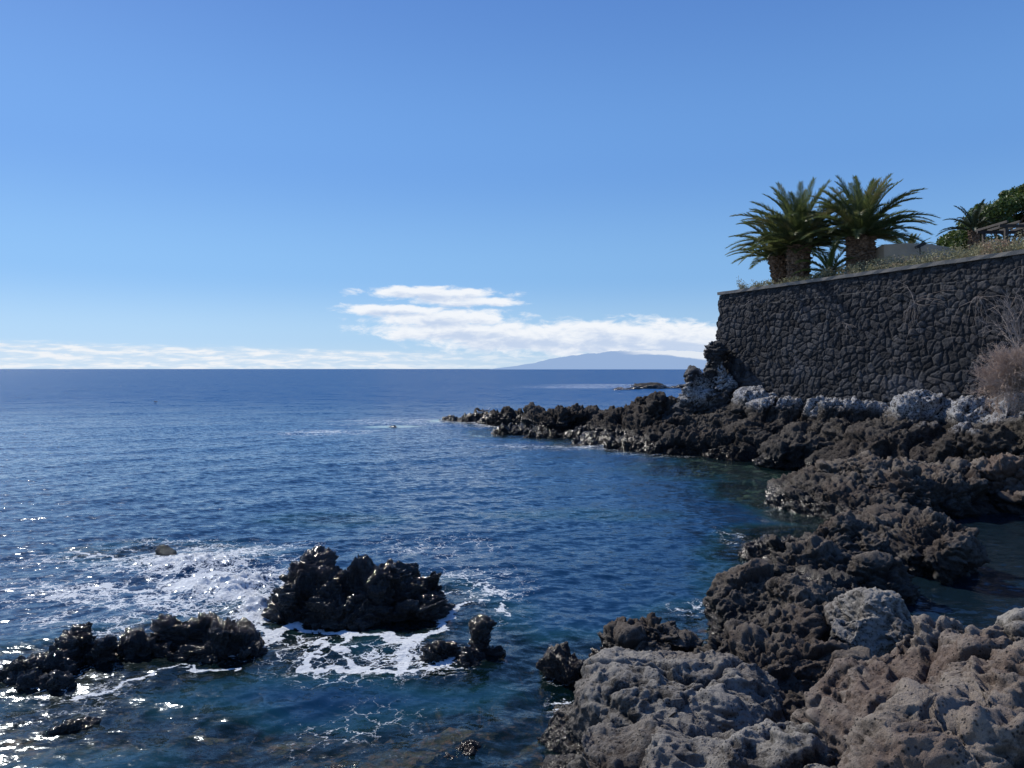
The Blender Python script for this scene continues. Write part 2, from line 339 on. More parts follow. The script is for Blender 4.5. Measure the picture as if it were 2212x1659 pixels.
# ---- continuous shore below the wall
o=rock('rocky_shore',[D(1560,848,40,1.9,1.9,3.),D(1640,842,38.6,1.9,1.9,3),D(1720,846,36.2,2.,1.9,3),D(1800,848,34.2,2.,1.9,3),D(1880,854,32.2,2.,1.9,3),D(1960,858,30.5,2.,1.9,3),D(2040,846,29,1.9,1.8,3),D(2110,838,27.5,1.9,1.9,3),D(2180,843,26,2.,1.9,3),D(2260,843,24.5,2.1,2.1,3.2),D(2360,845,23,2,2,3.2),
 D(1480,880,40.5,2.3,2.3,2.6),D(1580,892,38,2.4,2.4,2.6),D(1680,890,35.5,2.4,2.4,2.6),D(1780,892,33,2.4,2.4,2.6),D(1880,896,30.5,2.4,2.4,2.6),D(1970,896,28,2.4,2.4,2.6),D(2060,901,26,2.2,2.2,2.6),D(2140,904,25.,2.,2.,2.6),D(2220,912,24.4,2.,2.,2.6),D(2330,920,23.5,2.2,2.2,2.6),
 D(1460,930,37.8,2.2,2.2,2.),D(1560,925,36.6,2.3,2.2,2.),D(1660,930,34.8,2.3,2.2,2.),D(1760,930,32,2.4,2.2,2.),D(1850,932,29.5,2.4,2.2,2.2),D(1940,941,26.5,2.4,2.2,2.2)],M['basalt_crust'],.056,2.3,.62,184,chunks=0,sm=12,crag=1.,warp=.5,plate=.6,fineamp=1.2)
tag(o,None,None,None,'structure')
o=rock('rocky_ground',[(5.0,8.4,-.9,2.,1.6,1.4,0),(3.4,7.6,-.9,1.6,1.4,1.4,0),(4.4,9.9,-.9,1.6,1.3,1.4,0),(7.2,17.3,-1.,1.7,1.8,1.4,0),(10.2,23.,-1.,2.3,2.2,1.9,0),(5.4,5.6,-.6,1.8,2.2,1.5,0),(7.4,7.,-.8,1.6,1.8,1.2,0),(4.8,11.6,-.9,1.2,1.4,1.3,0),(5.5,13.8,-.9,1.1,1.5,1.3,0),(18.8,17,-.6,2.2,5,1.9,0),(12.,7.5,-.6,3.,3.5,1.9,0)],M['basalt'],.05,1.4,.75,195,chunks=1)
tag(o,None,None,None,'structure')
for i,(px,Y,w,l) in enumerate(((1370,185,5,'farthest low black reef on the sea beyond the headland, left piece'),(1420,160,5,'low black reef just beyond the headland beside the crag'),(1340,150,2.5,'small flat reef rock beyond the headland, nearest of them'))):
    p=aty(px,829,Y)
    tag(rock('far_reef',[(p.x,p.y,-.6,w,2.5,.9+.4*(i==1),0),(p.x+w*.9,p.y+2,-.6,w*.7,2,1.2,0)],M['basalt_far'],.25,2.2,.5,200+i,-.9,False,sm=0),l,'rock')
print('rocks',time.time()-T0, sum(len(q) for v,q in BVH))
# ------------------------------------------------------------------ sea
def axis_r():
    r=[2.5]
    while r[-1]<70000:
        x=r[-1]; k=.0045 if x<7 else .003 if x<20 else .006 if x<60 else .012 if x<300 else .04
        r.append(x*(1+k))
    return np.array(r)
rr_=axis_r()
th=np.concatenate([np.linspace(-85,-38,60,endpoint=False),np.linspace(-38,38,480,endpoint=False),np.linspace(38,85,61)])*math.pi/180
RR,TH=np.meshgrid(rr_,th,indexing='ij'); X=(RR*np.sin(TH)).ravel(); Y=(RR*np.cos(TH)).ravel(); rad=RR.ravel()
def shallow_d(X,Y):
    d=np.full(len(X),9.)
    for (x,y,rx,ry) in ALLB:
        q=np.sqrt(((X-x)/rx)**2+((Y-y)/ry)**2)-1
        d=np.minimum(d,q*min(rx,ry))
    return d
near=rad<90
dist=np.full(len(X),9.); dist[near]=shallow_d(X[near],Y[near])
Z0=np.zeros(len(X))
def wave(X,Y,rad):
    z=np.zeros(len(X))
    for wl,amp,st,sd in ((9,.13,.45,1),(3.2,.085,.5,2),(1.5,.062,.55,3),(.75,.042,.6,4),(.38,.019,.7,5)):
        cell=np.maximum(rad*.006,.02); fade=np.clip(1.6-cell*4/wl,0,1)
        ang=R(18+sd*7); c,s=math.cos(ang),math.sin(ang)
        u=(X*c+Y*s)*st/wl; v=(-X*s+Y*c)/wl
        m=fade>0
        q=np.stack([u[m]+.35*vnoise(np.stack([u[m]*.7,v[m]*.7,v[m]*0],1),sd+60),v[m],np.full(m.sum(),sd*3.3)],1)
        z[m]+=amp*fade[m]*((1-np.abs(2*vnoise(q*1.6,sd)-1))*.6+vnoise(q*1.3+5,sd+9)*.8-.9)
    return z
Z=wave(X,Y,rad)
def G(px,py): p=atz(px,py,0); return (p.x,p.y)
strokes=[([(560,1385),(640,1350),(740,1368),(830,1375),(900,1382),(950,1355),(985,1310)],.08),
 ([(655,1448),(720,1440),(790,1440),(860,1452),(925,1445),(980,1425),(975,1400)],.075),
 ([(740,1362),(735,1400),(760,1430),(790,1440)],.06),([(830,1365),(880,1400),(865,1430),(860,1452)],.07),
 ([(900,1372),(880,1400),(930,1425),(980,1425)],.06),([(640,1345),(600,1380),(520,1405),(470,1412)],.06),
 ([(150,1505),(230,1490),(330,1450),(400,1438),(450,1442),(520,1440)],.04),([(700,1375),(690,1410),(655,1448)],.05),([(790,1395),(740,1400)],.04),([(560,1330),(575,1370),(640,1345)],.08),
 ([(1000,1280),(1040,1260),(1080,1290),(1090,1330)],.03),([(960,1330),(1010,1300),(1060,1300)],.03),
 ([(60,1200),(160,1190),(260,1205),(330,1190),(420,1180)],.05),([(100,1290),(200,1260),(300,1275),(380,1250)],.05),([(0,1270),(90,1260),(160,1290),(260,1310)],.04)]
patch=[(430,1215,150,40,1.2),(500,1262,80,42,1.6),(430,1250,60,22,1.5),(330,1225,130,25,1.0),(180,1275,220,28,.68),(60,1270,160,40,.55),(470,1180,200,16,.7),(300,1300,140,25,.9),(150,1210,170,14,.55),(1030,1270,100,60,.5),(880,1420,95,32,.9),(760,1440,120,26,.62),(60,1490,160,50,.55),(560,1310,40,50,1.4),(250,1350,80,30,.65),(100,1340,90,30,.5),(780,1575,200,70,.28),(900,910,180,9,.55),(1060,915,60,6,.85),(1120,962,60,5,.7),(700,932,110,6,.65),(1250,965,170,8,.55),(1420,980,90,6,.5),(1260,836,120,3,.6),(1320,832,140,2.5,.6),(930,1180,140,34,.42),(1510,1310,60,14,.5),(1210,1480,30,90,.45),(1590,1160,30,20,.5),(640,1400,120,40,.55)]
wv=np.stack([X,Y,Z0],1)
foam=np.zeros(len(X)); sel=(rad<22)&(rad>5)
Xs=X[sel]+.30*(vnoise(wv[sel]*3,71)-.5)+.14*(vnoise(wv[sel]*11,72)-.5); Ys=Y[sel]+.34*(vnoise(wv[sel]*3,73)-.5)+.16*(vnoise(wv[sel]*11,74)-.5)
fs=np.zeros(len(Xs)); wn=.3+1.4*vnoise(wv[sel]*4,75)
for pts,w in strokes:
    pp=[G(*p) for p in pts]
    for (x0,y0),(x1,y1) in zip(pp[:-1],pp[1:]):
        dx,dy=x1-x0,y1-y0; t=np.clip(((Xs-x0)*dx+(Ys-y0)*dy)/(dx*dx+dy*dy),0,1)
        d=np.hypot(Xs-x0-t*dx,Ys-y0-t*dy)/(w*wn)
        fs=np.maximum(fs,np.exp(-(d**2)*.7))
foam[sel]=fs
def pel(px,py,rx,ry,XX,YY):
    c=atz(px,py,0); ex=rx/F*c.y; ey=abs(atz(px,py-ry,0).y-atz(px,py+ry,0).y)/2
    return ((XX-c.x)/ex)**2+((YY-c.y)/ey)**2
soft=np.zeros(len(X))
for (px,py,rx,ry,a) in patch: soft=np.maximum(soft,a*np.exp(-pel(px,py,rx,ry,X,Y)*.6))
c=atz(500,1262,0); churn=np.exp(-(((X-c.x)/.75)**2+((Y-c.y)/.8)**2)); c=atz(430,1215,0); churn=np.maximum(churn,.75*np.exp(-(((X-c.x)/1.1)**2+((Y-c.y)/.7)**2))); c=atz(555,1310,0); churn=np.maximum(churn,.9*np.exp(-(((X-c.x)/.3)**2+((Y-c.y)/.5)**2)))
mm=churn>.01
Z[mm]+=churn[mm]*(.06+.35*(ridged(wv[mm]*1.7,4,80)-.35)+.20*(fbm(wv[mm]*7,4,81)-.5))
sh=sstep(1.7,-.2,dist)
nz_=np.zeros(len(X)); nz_[near]=fbm(wv[near]*.8,4,90)
SUB=((1650,1010,160,32,1.5),(1640,1060,110,25,1.2),(1500,1015,140,18,1.),(1000,1590,130,60,1.4),(850,1640,220,60,1.5),(650,1600,140,50,1.2),(260,1580,120,40,1.2),(60,1600,120,60,1.),(1330,1110,140,16,.6),(1150,1110,160,12,.5),(720,1120,160,16,.8),(480,1600,120,60,1.),(1120,1550,60,90,1.))
for (px,py,rx,ry,a) in SUB: sh=np.maximum(sh,a*np.exp(-pel(px,py,rx,ry,X,Y)))
sh=np.clip(sh*(.40+1.3*nz_),0,1)
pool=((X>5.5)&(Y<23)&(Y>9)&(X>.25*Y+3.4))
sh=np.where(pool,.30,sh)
n0,n1=RR.shape
ii=(np.arange(n0-1)[:,None]*n1+np.arange(n1-1)[None,:]).ravel()
Q=np.stack([ii,ii+n1,ii+n1+1,ii+1],1)[:,::-1]
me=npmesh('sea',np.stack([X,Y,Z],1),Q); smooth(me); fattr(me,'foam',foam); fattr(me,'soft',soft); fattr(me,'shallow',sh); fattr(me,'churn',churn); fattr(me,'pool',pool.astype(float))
m,N,out=newmat('sea_water')
g=N.n('ShaderNodeNewGeometry'); pos=g.outputs['Position']; sx,sy,sz=N.sep(pos)
st=N.comb(N.m('MULTIPLY',N.m('ADD',sx,N.m('MULTIPLY',sy,.3)),.55),sy,0.)
HALF=(.5,.5,.5)
va=N.vm('SUBTRACT',N.noise(st,5.5,6,.75,.2,1),HALF); vb=N.vm('SUBTRACT',N.noise(st,.5,4,.65,0.,1),HALF)
big=N.noise(N.comb(N.m('MULTIPLY',sx,.012),N.m('MULTIPLY',sy,.035),0.),1.,4,.6)
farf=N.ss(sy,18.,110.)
rip=N.m('ADD',.7,N.m('MULTIPLY',big,.8))
vv=N.vm('ADD',N.vm('SCALE',va,None,N.m('MULTIPLY',rip,N.m('ADD',1.35,N.m('MULTIPLY',farf,.25)))),N.vm('SCALE',vb,None,N.m('MULTIPLY',farf,.8)))
vv=N.vm('MULTIPLY',vv,(1.,1.,0.))
nrm=N.vm('NORMALIZE',N.vm('ADD',g.outputs['Normal'],vv))
sha=N.attr('shallow')
deep=N.mix(N.ss(big,.35,.65),(.0036,.022,.056),(.0050,.032,.082))
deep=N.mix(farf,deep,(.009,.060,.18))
body=N.n('ShaderNodeBsdfDiffuse')
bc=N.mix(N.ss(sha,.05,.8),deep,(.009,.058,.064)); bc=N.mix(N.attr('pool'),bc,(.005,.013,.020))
N.put(body.inputs[0],bc)
tr=N.n('ShaderNodeBsdfTransparent'); tr.inputs[0].default_value=(.52,.62,.58,1)
mx=N.n('ShaderNodeMixShader'); N.put(mx.inputs[0],N.ss(sha,.25,.8,0.,.9)); N.L.new(body.outputs[0],mx.inputs[1]); N.L.new(tr.outputs[0],mx.inputs[2])
gl=N.n('ShaderNodeBsdfGlossy'); gl.inputs['Color'].default_value=(.80,.90,1,1); gl.inputs['Roughness'].default_value=.14; N.put(gl.inputs['Normal'],nrm)
fr=N.n('ShaderNodeFresnel'); fr.inputs[0].default_value=1.33; N.put(fr.inputs['Normal'],nrm)
w=N.n('ShaderNodeMixShader'); N.put(w.inputs[0],N.m('MULTIPLY',fr.outputs[0],N.m('SUBTRACT',.92,N.m('MULTIPLY',farf,.56)))); N.L.new(mx.outputs[0],w.inputs[1]); N.L.new(gl.outputs[0],w.inputs[2])
fn=N.noise(pos,14.,5,.7)
wp=N.vm('ADD',pos,N.vm('SCALE',N.vm('SUBTRACT',N.noise(pos,2.2,4,.65,0,1),HALF),None,.8))
e1=N.vor(wp,2.6,'DISTANCE_TO_EDGE'); e2=N.vor(wp,7.,'DISTANCE_TO_EDGE')
so=N.attr('soft'); fo=N.attr('foam'); chn=N.attr('churn')
lace=N.m('MAXIMUM',N.ss(e1,.0,.11,1.,0.),N.m('MULTIPLY',N.ss(e2,.0,.13,1.,0.),.7))
gate=N.ss(N.noise(pos,.9,3,.6),.35,.65)
fm=N.m('ADD',N.m('MULTIPLY',so,N.m('ADD',.35,N.m('MULTIPLY',gate,.8))),N.m('ADD',N.m('MULTIPLY',N.m('SUBTRACT',lace,.5),.85),N.m('MULTIPLY',N.m('SUBTRACT',fn,.5),.7)))
f1=N.m('MULTIPLY',N.ss(fm,.48,.85),N.ss(so,.05,.2))
f2=N.ss(N.m('ADD',fo,N.m('ADD',N.m('MULTIPLY',N.m('SUBTRACT',fn,.5),1.0),N.m('MULTIPLY',N.m('SUBTRACT',lace,.5),.3))),.38,.6)
f2=N.m('MULTIPLY',f2,N.ss(fo,.05,.3))
f3=N.ss(N.m('ADD',chn,N.m('MULTIPLY',N.m('SUBTRACT',fn,.5),1.5)),.38,.72)
ff=N.m('MAXIMUM',N.m('MAXIMUM',f1,f2),f3,clamp=True)
fb=N.n('ShaderNodeBsdfDiffuse'); N.put(fb.inputs[0],N.mix(fn,(.55,.6,.63),(.93,.95,.96))); N.put(fb.inputs['Normal'],bump(N,fn,.8,.1))
w2=N.n('ShaderNodeMixShader'); N.put(w2.inputs[0],N.m('MULTIPLY',ff,.95)); N.L.new(w.outputs[0],w2.inputs[1]); N.L.new(fb.outputs[0],w2.inputs[2])
N.L.new(w2.outputs[0],out.inputs[0])
sea=link('sea',me,m); sea['kind']='structure'
print('sea',time.time()-T0)
# seabed
xs=np.arange(-14,24,.08); ys=np.arange(3,48,.1)
gx,gy=np.meshgrid(xs,ys,indexing='ij'); gx=gx.ravel(); gy=gy.ravel(); p=np.stack([gx,gy,gx*0],1)
d=shallow_d(gx,gy); zz=-1.5+1.0*sstep(2.2,-.3,d)+(fbm(p*.6,4,300)-.5)*1.3+(ridged(p*1.3,5,310)-.4)*.8
for (px,py,rx,ry,a) in SUB: zz=zz+.8*min(a,1.3)*np.exp(-pel(px,py,rx,ry,gx,gy))
zz=np.minimum(zz,-.14+.14*(fbm(p*3,4,320)-.5))
Q=(np.arange(len(xs)-1)[:,None]*len(ys)+np.arange(len(ys)-1)[None,:]).ravel(); Q=np.stack([Q,Q+len(ys),Q+len(ys)+1,Q+1],1)
me=npmesh('seabed',np.stack([gx,gy,zz],1),Q); smooth(me)
m,N,out=newmat('seabed_rock'); g=N.n('ShaderNodeNewGeometry'); pos=g.outputs['Position']
n1=N.noise(pos,1.5,5,.65); n2=N.noise(pos,7,5,.7)
c=N.mix(N.ss(n1,.42,.62),(.03,.018,.012),(.20,.13,.07)); c=N.mix(N.ss(n2,.48,.62),c,(.34,.15,.095))
c=N.mix(N.ss(N.sep(pos)[0],4.5,6.,0.,.8),c,(.03,.026,.022)); c=N.mix(N.ss(N.sep(pos)[1],23.,26.,0.,.85),c,N.mix(N.ss(n1,.4,.6),(.05,.05,.04),(.20,.26,.20)))
pbsdf(N,out,c,.9,bump(N,n2,1.,.08)); o=link('seabed',me,m); o['kind']='structure'
# ------------------------------------------------------------------ distant island
prof=[(1050,798),(1075,794),(1110,790),(1150,784),(1190,774),(1230,768),(1270,763),(1310,760),(1350,757),(1390,756),(1420,756),(1470,758),(1530,762),(1600,768),(1700,776),(1850,788),(2000,798)]
YI=9000; nx=400
px_=np.linspace(1050,2000,nx); ph=np.interp(px_,[a for a,b in prof],[797-b for a,b in prof])/F*YI
PX=(px_-1106)/F*YI; rows=40; V=[]
for j in range(rows):
    t=j/(rows-1); yy=YI-1500+t*3000; sc_=np.sin(math.pi*min(1,max(0,t)))**.8
    q=np.stack([PX*.004,np.full(nx,yy*.004),PX*0],1)
    V.append(np.stack([PX,np.full(nx,yy),ph*sc_*(1-.28*(ridged(q,5,400)-.4)*(1-abs(sc_-.5)*.6))-2],1))
V=np.concatenate(V); Q=(np.arange(rows-1)[:,None]*nx+np.arange(nx-1)[None,:]).ravel(); Q=np.stack([Q,Q+1,Q+nx+1,Q+nx],1)
me=npmesh('distant_island',V,Q); smooth(me)
m,N,out=newmat('painted_haze_island'); b=N.n('ShaderNodeBsdfDiffuse'); b.inputs[0].default_value=(.10,.12,.14,1); e=N.n('ShaderNodeEmission')  # distance haze painted in: bluish emission mixed over the diffuse
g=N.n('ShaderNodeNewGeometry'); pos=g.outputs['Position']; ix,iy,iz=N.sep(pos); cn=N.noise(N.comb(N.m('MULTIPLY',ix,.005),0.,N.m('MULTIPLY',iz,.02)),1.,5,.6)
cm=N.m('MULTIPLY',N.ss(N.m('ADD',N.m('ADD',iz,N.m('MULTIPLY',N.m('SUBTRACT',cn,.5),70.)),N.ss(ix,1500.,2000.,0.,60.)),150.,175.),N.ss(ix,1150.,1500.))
N.put(e.inputs[0],N.mix(cm,(.32,.46,.72),(.80,.86,.95)))  # emission colour: painted air haze, whitened where cloud covers the summit
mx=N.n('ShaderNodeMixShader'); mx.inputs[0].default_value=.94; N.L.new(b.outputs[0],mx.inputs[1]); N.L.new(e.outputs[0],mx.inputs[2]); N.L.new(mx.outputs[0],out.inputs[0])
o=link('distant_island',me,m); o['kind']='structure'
# ------------------------------------------------------------------ retaining wall
P0=Vector((11.3,42,0)); P1=Vector((17.87,27,0)); dw=(P1-P0).normalized(); nw=Vector((dw.y,-dw.x,0))
if nw.x>0: nw=-nw
LW=26.; ZB=2.3; ZT=8.0
wall=empty('stone_wall',(P0.x,P0.y,ZB)); tag(wall,'tall dark dry stone retaining wall with a concrete coping, carrying the palm terrace','wall')
du=.028; us=np.arange(0,LW,du); vs=np.arange(0,ZT-ZB+.001,du)
gu,gv=np.meshgrid(us,vs,indexing='ij'); gu=gu.ravel(); gv=gv.ravel()
top=gv>(ZT-ZB-.72)
q=np.stack([gu,gv,gu*0],1); wq=q+np.stack([vnoise(q*.9,501)-.5,vnoise(q*.9+9,502)-.5,gu*0],1)*.5+np.stack([vnoise(q*6,503)-.5,vnoise(q*6,504)-.5,gu*0],1)*.06
def v2(p2,s,fx,fy):
    i=np.floor(p2[:,:2]*[fx,fy]).astype(np.int64); pp=p2[:,:2]*[fx,fy]
    n=len(pp);F1=np.full(n,9.);F2=np.full(n,9.);ID=np.zeros((n,2),np.int64)
    for dx in(-1,0,1):
        for dy in(-1,0,1):
            c=i+np.array([dx,dy]); h=H(c[:,0],c[:,1],c[:,0]*0,s); o=np.stack([(h&1023)/1023.,((h>>10)&1023)/1023.],1)*.9+.05
            d=pp-(c+o); dd=np.hypot(d[:,0],d[:,1]); mk=dd<F1
            F2=np.where(mk,F1,np.minimum(F2,dd)); F1=np.where(mk,dd,F1); ID[mk]=c[mk]
    return F1,F2,ID
A=v2(wq,510,2.7,3.0); Bv=v2(wq,520,3.8,4.8)
F2=np.where(top,Bv[1],A[1]);F1=np.where(top,Bv[0],A[0]);ID=np.where(top[:,None],Bv[2],A[2])
rnd=HF(ID[:,0],ID[:,1],ID[:,0]*0,530); ed=F2-F1
seam=np.abs(gv-(ZT-ZB-.72))<.02
bul=np.where(top,.05,.075)*np.sqrt(sstep(0,.4,ed))+.06*(rnd-.5)*sstep(0,.12,ed)+.05*(fbm(q*4,4,540)-.5)+.03*(ridged(q*8,3,541)-.4)
bul[seam]=.06
bat=(ZT-ZB-gv)*.035
V=np.stack([dw.x*gu+nw.x*(bul+bat),dw.y*gu+nw.y*(bul+bat),gv],1)
ragged=(gu<.5); V[ragged]-=np.array([dw.x,dw.y,0])*(((.5-gu[ragged])*2*(.45*(fbm(q[ragged]*1.6,3,550)-.4)+(ZT-ZB-gv[ragged])*.06))[:,None])
nv=len(vs); Q=(np.arange(len(us)-1)[:,None]*nv+np.arange(nv-1)[None,:]).ravel(); Q=np.stack([Q,Q+1,Q+nv+1,Q+nv],1)
me=npmesh('stonework',V,Q); smooth(me); fattr(me,'rnd',rnd); fattr(me,'ed',np.clip(ed*2.2,0,1)); fattr(me,'seam',seam.astype(float))
m,N,out=newmat('wall_stone'); g=N.n('ShaderNodeNewGeometry'); pos=g.outputs['Position']
n1=N.noise(pos,2.,6,.6); n2=N.noise(pos,9.,6,.75); rn=N.attr('rnd'); eda=N.attr('ed'); n4=N.noise(pos,.35,3,.6)
c=N.mix(rn,(.020,.0205,.023),(.080,.080,.085)); c=N.mix(N.ss(rn,.86,.95,0,.35),c,(.08,.064,.055)); c=N.mix(N.ss(n1,.48,.72,0.,.5),c,(.125,.126,.132)); c=N.mix(N.ss(n2,.48,.62,0.,.55),c,(.015,.015,.016))
c=N.mix(N.ss(n4,.40,.65,.35,0.),c,(.018,.018,.020))
c=N.mix(N.ss(eda,.0,.18,1.,0.),c,(.005,.005,.006))
c=N.mix(N.m('MULTIPLY',N.attr('seam'),N.ss(n1,.35,.6,.1,.5)),c,(.14,.14,.135))
c=N.mix(N.m('MULTIPLY',N.ss(N.noise(pos,.5,4,.5),.52,.7),N.ss(N.sep(pos)[2],3.4,5.2,.4,.0)),c,(.16,.16,.175))
pbsdf(N,out,c,.95,bump(N,N.m('ADD',n1,N.m('MULTIPLY',n2,1.5)),1.,.06),.2); link('stonework',me,m,wall)
mc,N,out=newmat('concrete'); g=N.n('ShaderNodeNewGeometry'); pos=g.outputs['Position']; n1=N.noise(pos,3.,6,.65)
pbsdf(N,out,N.mix(n1,(.12,.11,.10),(.25,.23,.20)),.9,bump(N,N.noise(pos,20.,5,.6),.5,.02))
rz=math.atan2(dw.y,dw.x); Rz=Matrix.Rotation(rz,3,'Z')
b=MB(); b.box(dw*(LW/2+.2)-nw*.3+Vector((0,0,(ZT-ZB)/2-.02)),(LW-.4,.5,ZT-ZB-.04),Rz); b.build('backing',mc,wall)
b=MB()
nseg=60
for i in range(nseg+1):
    t=dw*(LW*i/nseg-.08*(i==0)); wz=.006*math.sin(i*1.7)
    for (o_,z_) in ((.15+.01*math.sin(i*2.3),ZT-ZB+.002+wz),(.17+.012*math.sin(i*2.9),ZT-ZB+.15+wz),(-.5,ZT-ZB+.15+wz),(-.5,ZT-ZB+.002)):
        b.v.append(t+nw*o_+Vector((0,0,z_)))
for i in range(nseg):
    for k in range(4): b.f.append([i*4+k,i*4+(k+1)%4,(i+1)*4+(k+1)%4,(i+1)*4+k])
b.f.append([3,2,1,0]); b.f.append([nseg*4+k for k in range(4)])
b.build('coping',mc,wall)
def terr_z(s_,t_): return ZT-.02+.22*min(1,t_/1.2)+.05*t_+.010*s_*min(t_,6)/2
b=MB(); ns,nt=60,24
for i in range(ns):
    for j in range(nt):
        s_=i/(ns-1)*LW; t_=.45+(j/(nt-1))**1.3*30
        p=P0+dw*s_-nw*t_; b.v.append(Vector((p.x,p.y,terr_z(s_,t_-.45)+.06*math.sin(i*1.3)*math.sin(j*.9)-.02)))
for i in range(ns-1):
    for j in range(nt-1): b.f.append([i*nt+j,(i+1)*nt+j,(i+1)*nt+j+1,i*nt+j+1])
k0=len(b.v)
for j in range(nt):
    p=b.v[j].copy(); p.z=0; b.v.append(p)
for j in range(nt-1): b.f.append([j,j+1,k0+j+1,k0+j])
m,N,out=newmat('terrace_soil'); g=N.n('ShaderNodeNewGeometry'); n1=N.noise(g.outputs['Position'],3,6,.7)
pbsdf(N,out,N.mix(n1,(.06,.045,.03),(.16,.13,.09)),.95,bump(N,n1,1.,.1)); o=b.build('terrace_ground',m,None,True); o['kind']='structure'
# ------------------------------------------------------------------ foliage
def leafmat(name,c1,c2,c3,tr=.25,rough=.5):
    m,N,out=newmat(name); g=N.n('ShaderNodeNewGeometry'); ri=g.outputs['Random Per Island']
    c=N.mix(ri,c1,c2); c=N.mix(N.ss(N.noise(g.outputs['Position'],1.2,3,.5),.5,.7),c,c3)
    b=N.n('ShaderNodeBsdfPrincipled'); N.put(b.inputs['Base Color'],c); b.inputs['Roughness'].default_value=rough
    t=N.n('ShaderNodeBsdfTranslucent'); N.put(t.inputs[0],c); x=N.n('ShaderNodeMixShader'); x.inputs[0].default_value=tr
    N.L.new(b.outputs[0],x.inputs[1]); N.L.new(t.outputs[0],x.inputs[2]); N.L.new(x.outputs[0],out.inputs[0]); return m
M['palm']=leafmat('palm_leaf',(.06,.088,.03),(.15,.18,.06),(.20,.19,.085),.45,.42)
M['palm_y']=leafmat('young_palm_leaf',(.08,.12,.03),(.15,.19,.06),(.14,.15,.06),.3,.5)
M['tree']=leafmat('tree_leaf',(.04,.08,.018),(.10,.14,.035),(.14,.15,.04),.3,.5)
M['cover']=leafmat('cover_leaf',(.16,.16,.08),(.32,.30,.17),(.30,.20,.14),.25,.7)
M['rosette']=leafmat('spiky_leaf',(.02,.035,.02),(.05,.075,.035),(.04,.06,.03),.15,.5)
def simple(name,c1,c2,sc=6,rough=.85,bd=.03):
    m,N,out=newmat(name); g=N.n('ShaderNodeNewGeometry'); n1=N.noise(g.outputs['Position'],sc,6,.65)
    pbsdf(N,out,N.mix(N.ss(n1,.3,.7),c1,c2),rough,bump(N,n1,.8,bd)); return m
M['bark']=simple('palm_bark',(.05,.03,.018),(.26,.17,.11),7,.9,.06)
M['twig']=simple('dry_twig',(.15,.12,.105),(.30,.25,.22),8,.9,.005)
M['twig2']=simple('tan_twig',(.30,.215,.16),(.48,.37,.29),8,.9,.005)
M['wood']=simple('dark_wood',(.012,.01,.009),(.04,.032,.028),10,.7,.01)
M['beige']=simple('beige_render',(.42,.33,.24),(.50,.40,.30),2,.9,.01)
def frond(b,base,az,el0,L,curl,rnd,lw=.5,wd=.05,np_=34,twist=0):
    n=14; pts=[Vector(base)]; dirs=[]
    for i in range(n):
        t=(i+.5)/n; el=el0-curl*t**1.6; a=az+twist*t
        d=Vector((math.cos(a)*math.cos(el),math.sin(a)*math.cos(el),math.sin(el))); dirs.append(d); pts.append(pts[-1]+d*L/n)
    b.tube(pts,[.035*(1-.85*i/n) for i in range(n+1)],3,False)
    for k in range(np_):
        t=.10+.90*k/(np_-1); x=t*n; i=min(int(x),n-1); p=pts[i].lerp(pts[i+1],x-i); d=dirs[i]
        side=d.cross(Vector((0,0,1)))
        if side.length<.05: side=Vector((-math.sin(az),math.cos(az),0))
        side.normalize(); up=side.cross(d)
        ll=lw*(math.sin(math.pi*min(1,.14+.80*t))**.55)*(1-.2*t)
        fwd=.85+1.0*t
        for s in(-1,1):
            v=(d*fwd+side*s*1.0+up*(.45+rnd.uniform(-.35,.35))).normalized()
            e=p+v*ll*rnd.uniform(.75,1.2)+Vector((0,0,-.12*ll)); mid=p.lerp(e,.5)+Vector((0,0,.05*ll))
            wv_=d*wd*.5
            q=len(b.v); b.v+=[p-wv_*.7,p+wv_*.7,mid+wv_,e,mid-wv_]; b.f.append([q,q+1,q+2,q+3,q+4])
def palm(loc,th_,tr,nf,L,seed,label,lean=(0,0),mat='palm',name='palm_tree',lowel=.05,wd=.032,cat='palm tree'):
    rnd=random.Random(seed); root=empty(name,loc); tag(root,label,cat)
    n=int(max(10,th_/.05)); ks=36; v=[];f=[]
    for i in range(n+1):
        t=i/n; z=th_*t-.3*(1-t); r=tr*(.9+.25*t+.12*math.sin(math.pi*t))
        for k in range(ks):
            w=2*math.pi*k/ks
            dm=abs(math.sin(w*5+z*7))*abs(math.sin(w*5-z*7)); rr=r*(1+.3*dm+.18*rnd.uniform(-1,1))
            v.append((math.cos(w)*rr+lean[0]*t,math.sin(w)*rr+lean[1]*t,z))
    for i in range(n):
        for k in range(ks): f.append([i*ks+k,i*ks+(k+1)%ks,(i+1)*ks+(k+1)%ks,(i+1)*ks+k])
    f.append([n*ks+k for k in range(ks)])
    me=bpy.data.meshes.new('trunk'); me.from_pydata(v,[],f); me.update(); link('trunk',me,M['bark'],root)
    b=MB()
    for i in range(nf):
        u=(i+.5)/nf; az=i*2.39996+rnd.uniform(-.25,.25)
        el=R(86)-(R(86)-lowel)*u**.95; el+=rnd.uniform(-.12,.12)
        LL=L*(.9+.15*math.sin(math.pi*min(1,u*.9+.1)))*rnd.uniform(.85,1.05)
        cu=R(24)+R(34)*math.sin(math.pi*min(1,.1+.75*u))+rnd.uniform(-.15,.15)
        base=(lean[0]+math.cos(az)*tr*.6*u**.5,lean[1]+math.sin(az)*tr*.6*u**.5,th_-.1*u)
        frond(b,base,az,el,LL,cu,rnd,L*.175,wd,int(112*(L/3.6)**.5),rnd.uniform(-.2,.2))
    b.build('crown',M[mat],root)
    return root
def gz(x,y):
    r=Vector((x,y,0))-P0; s_=r.dot(dw); t_=-r.dot(nw)-.45; return terr_z(max(0,s_),max(0,t_))
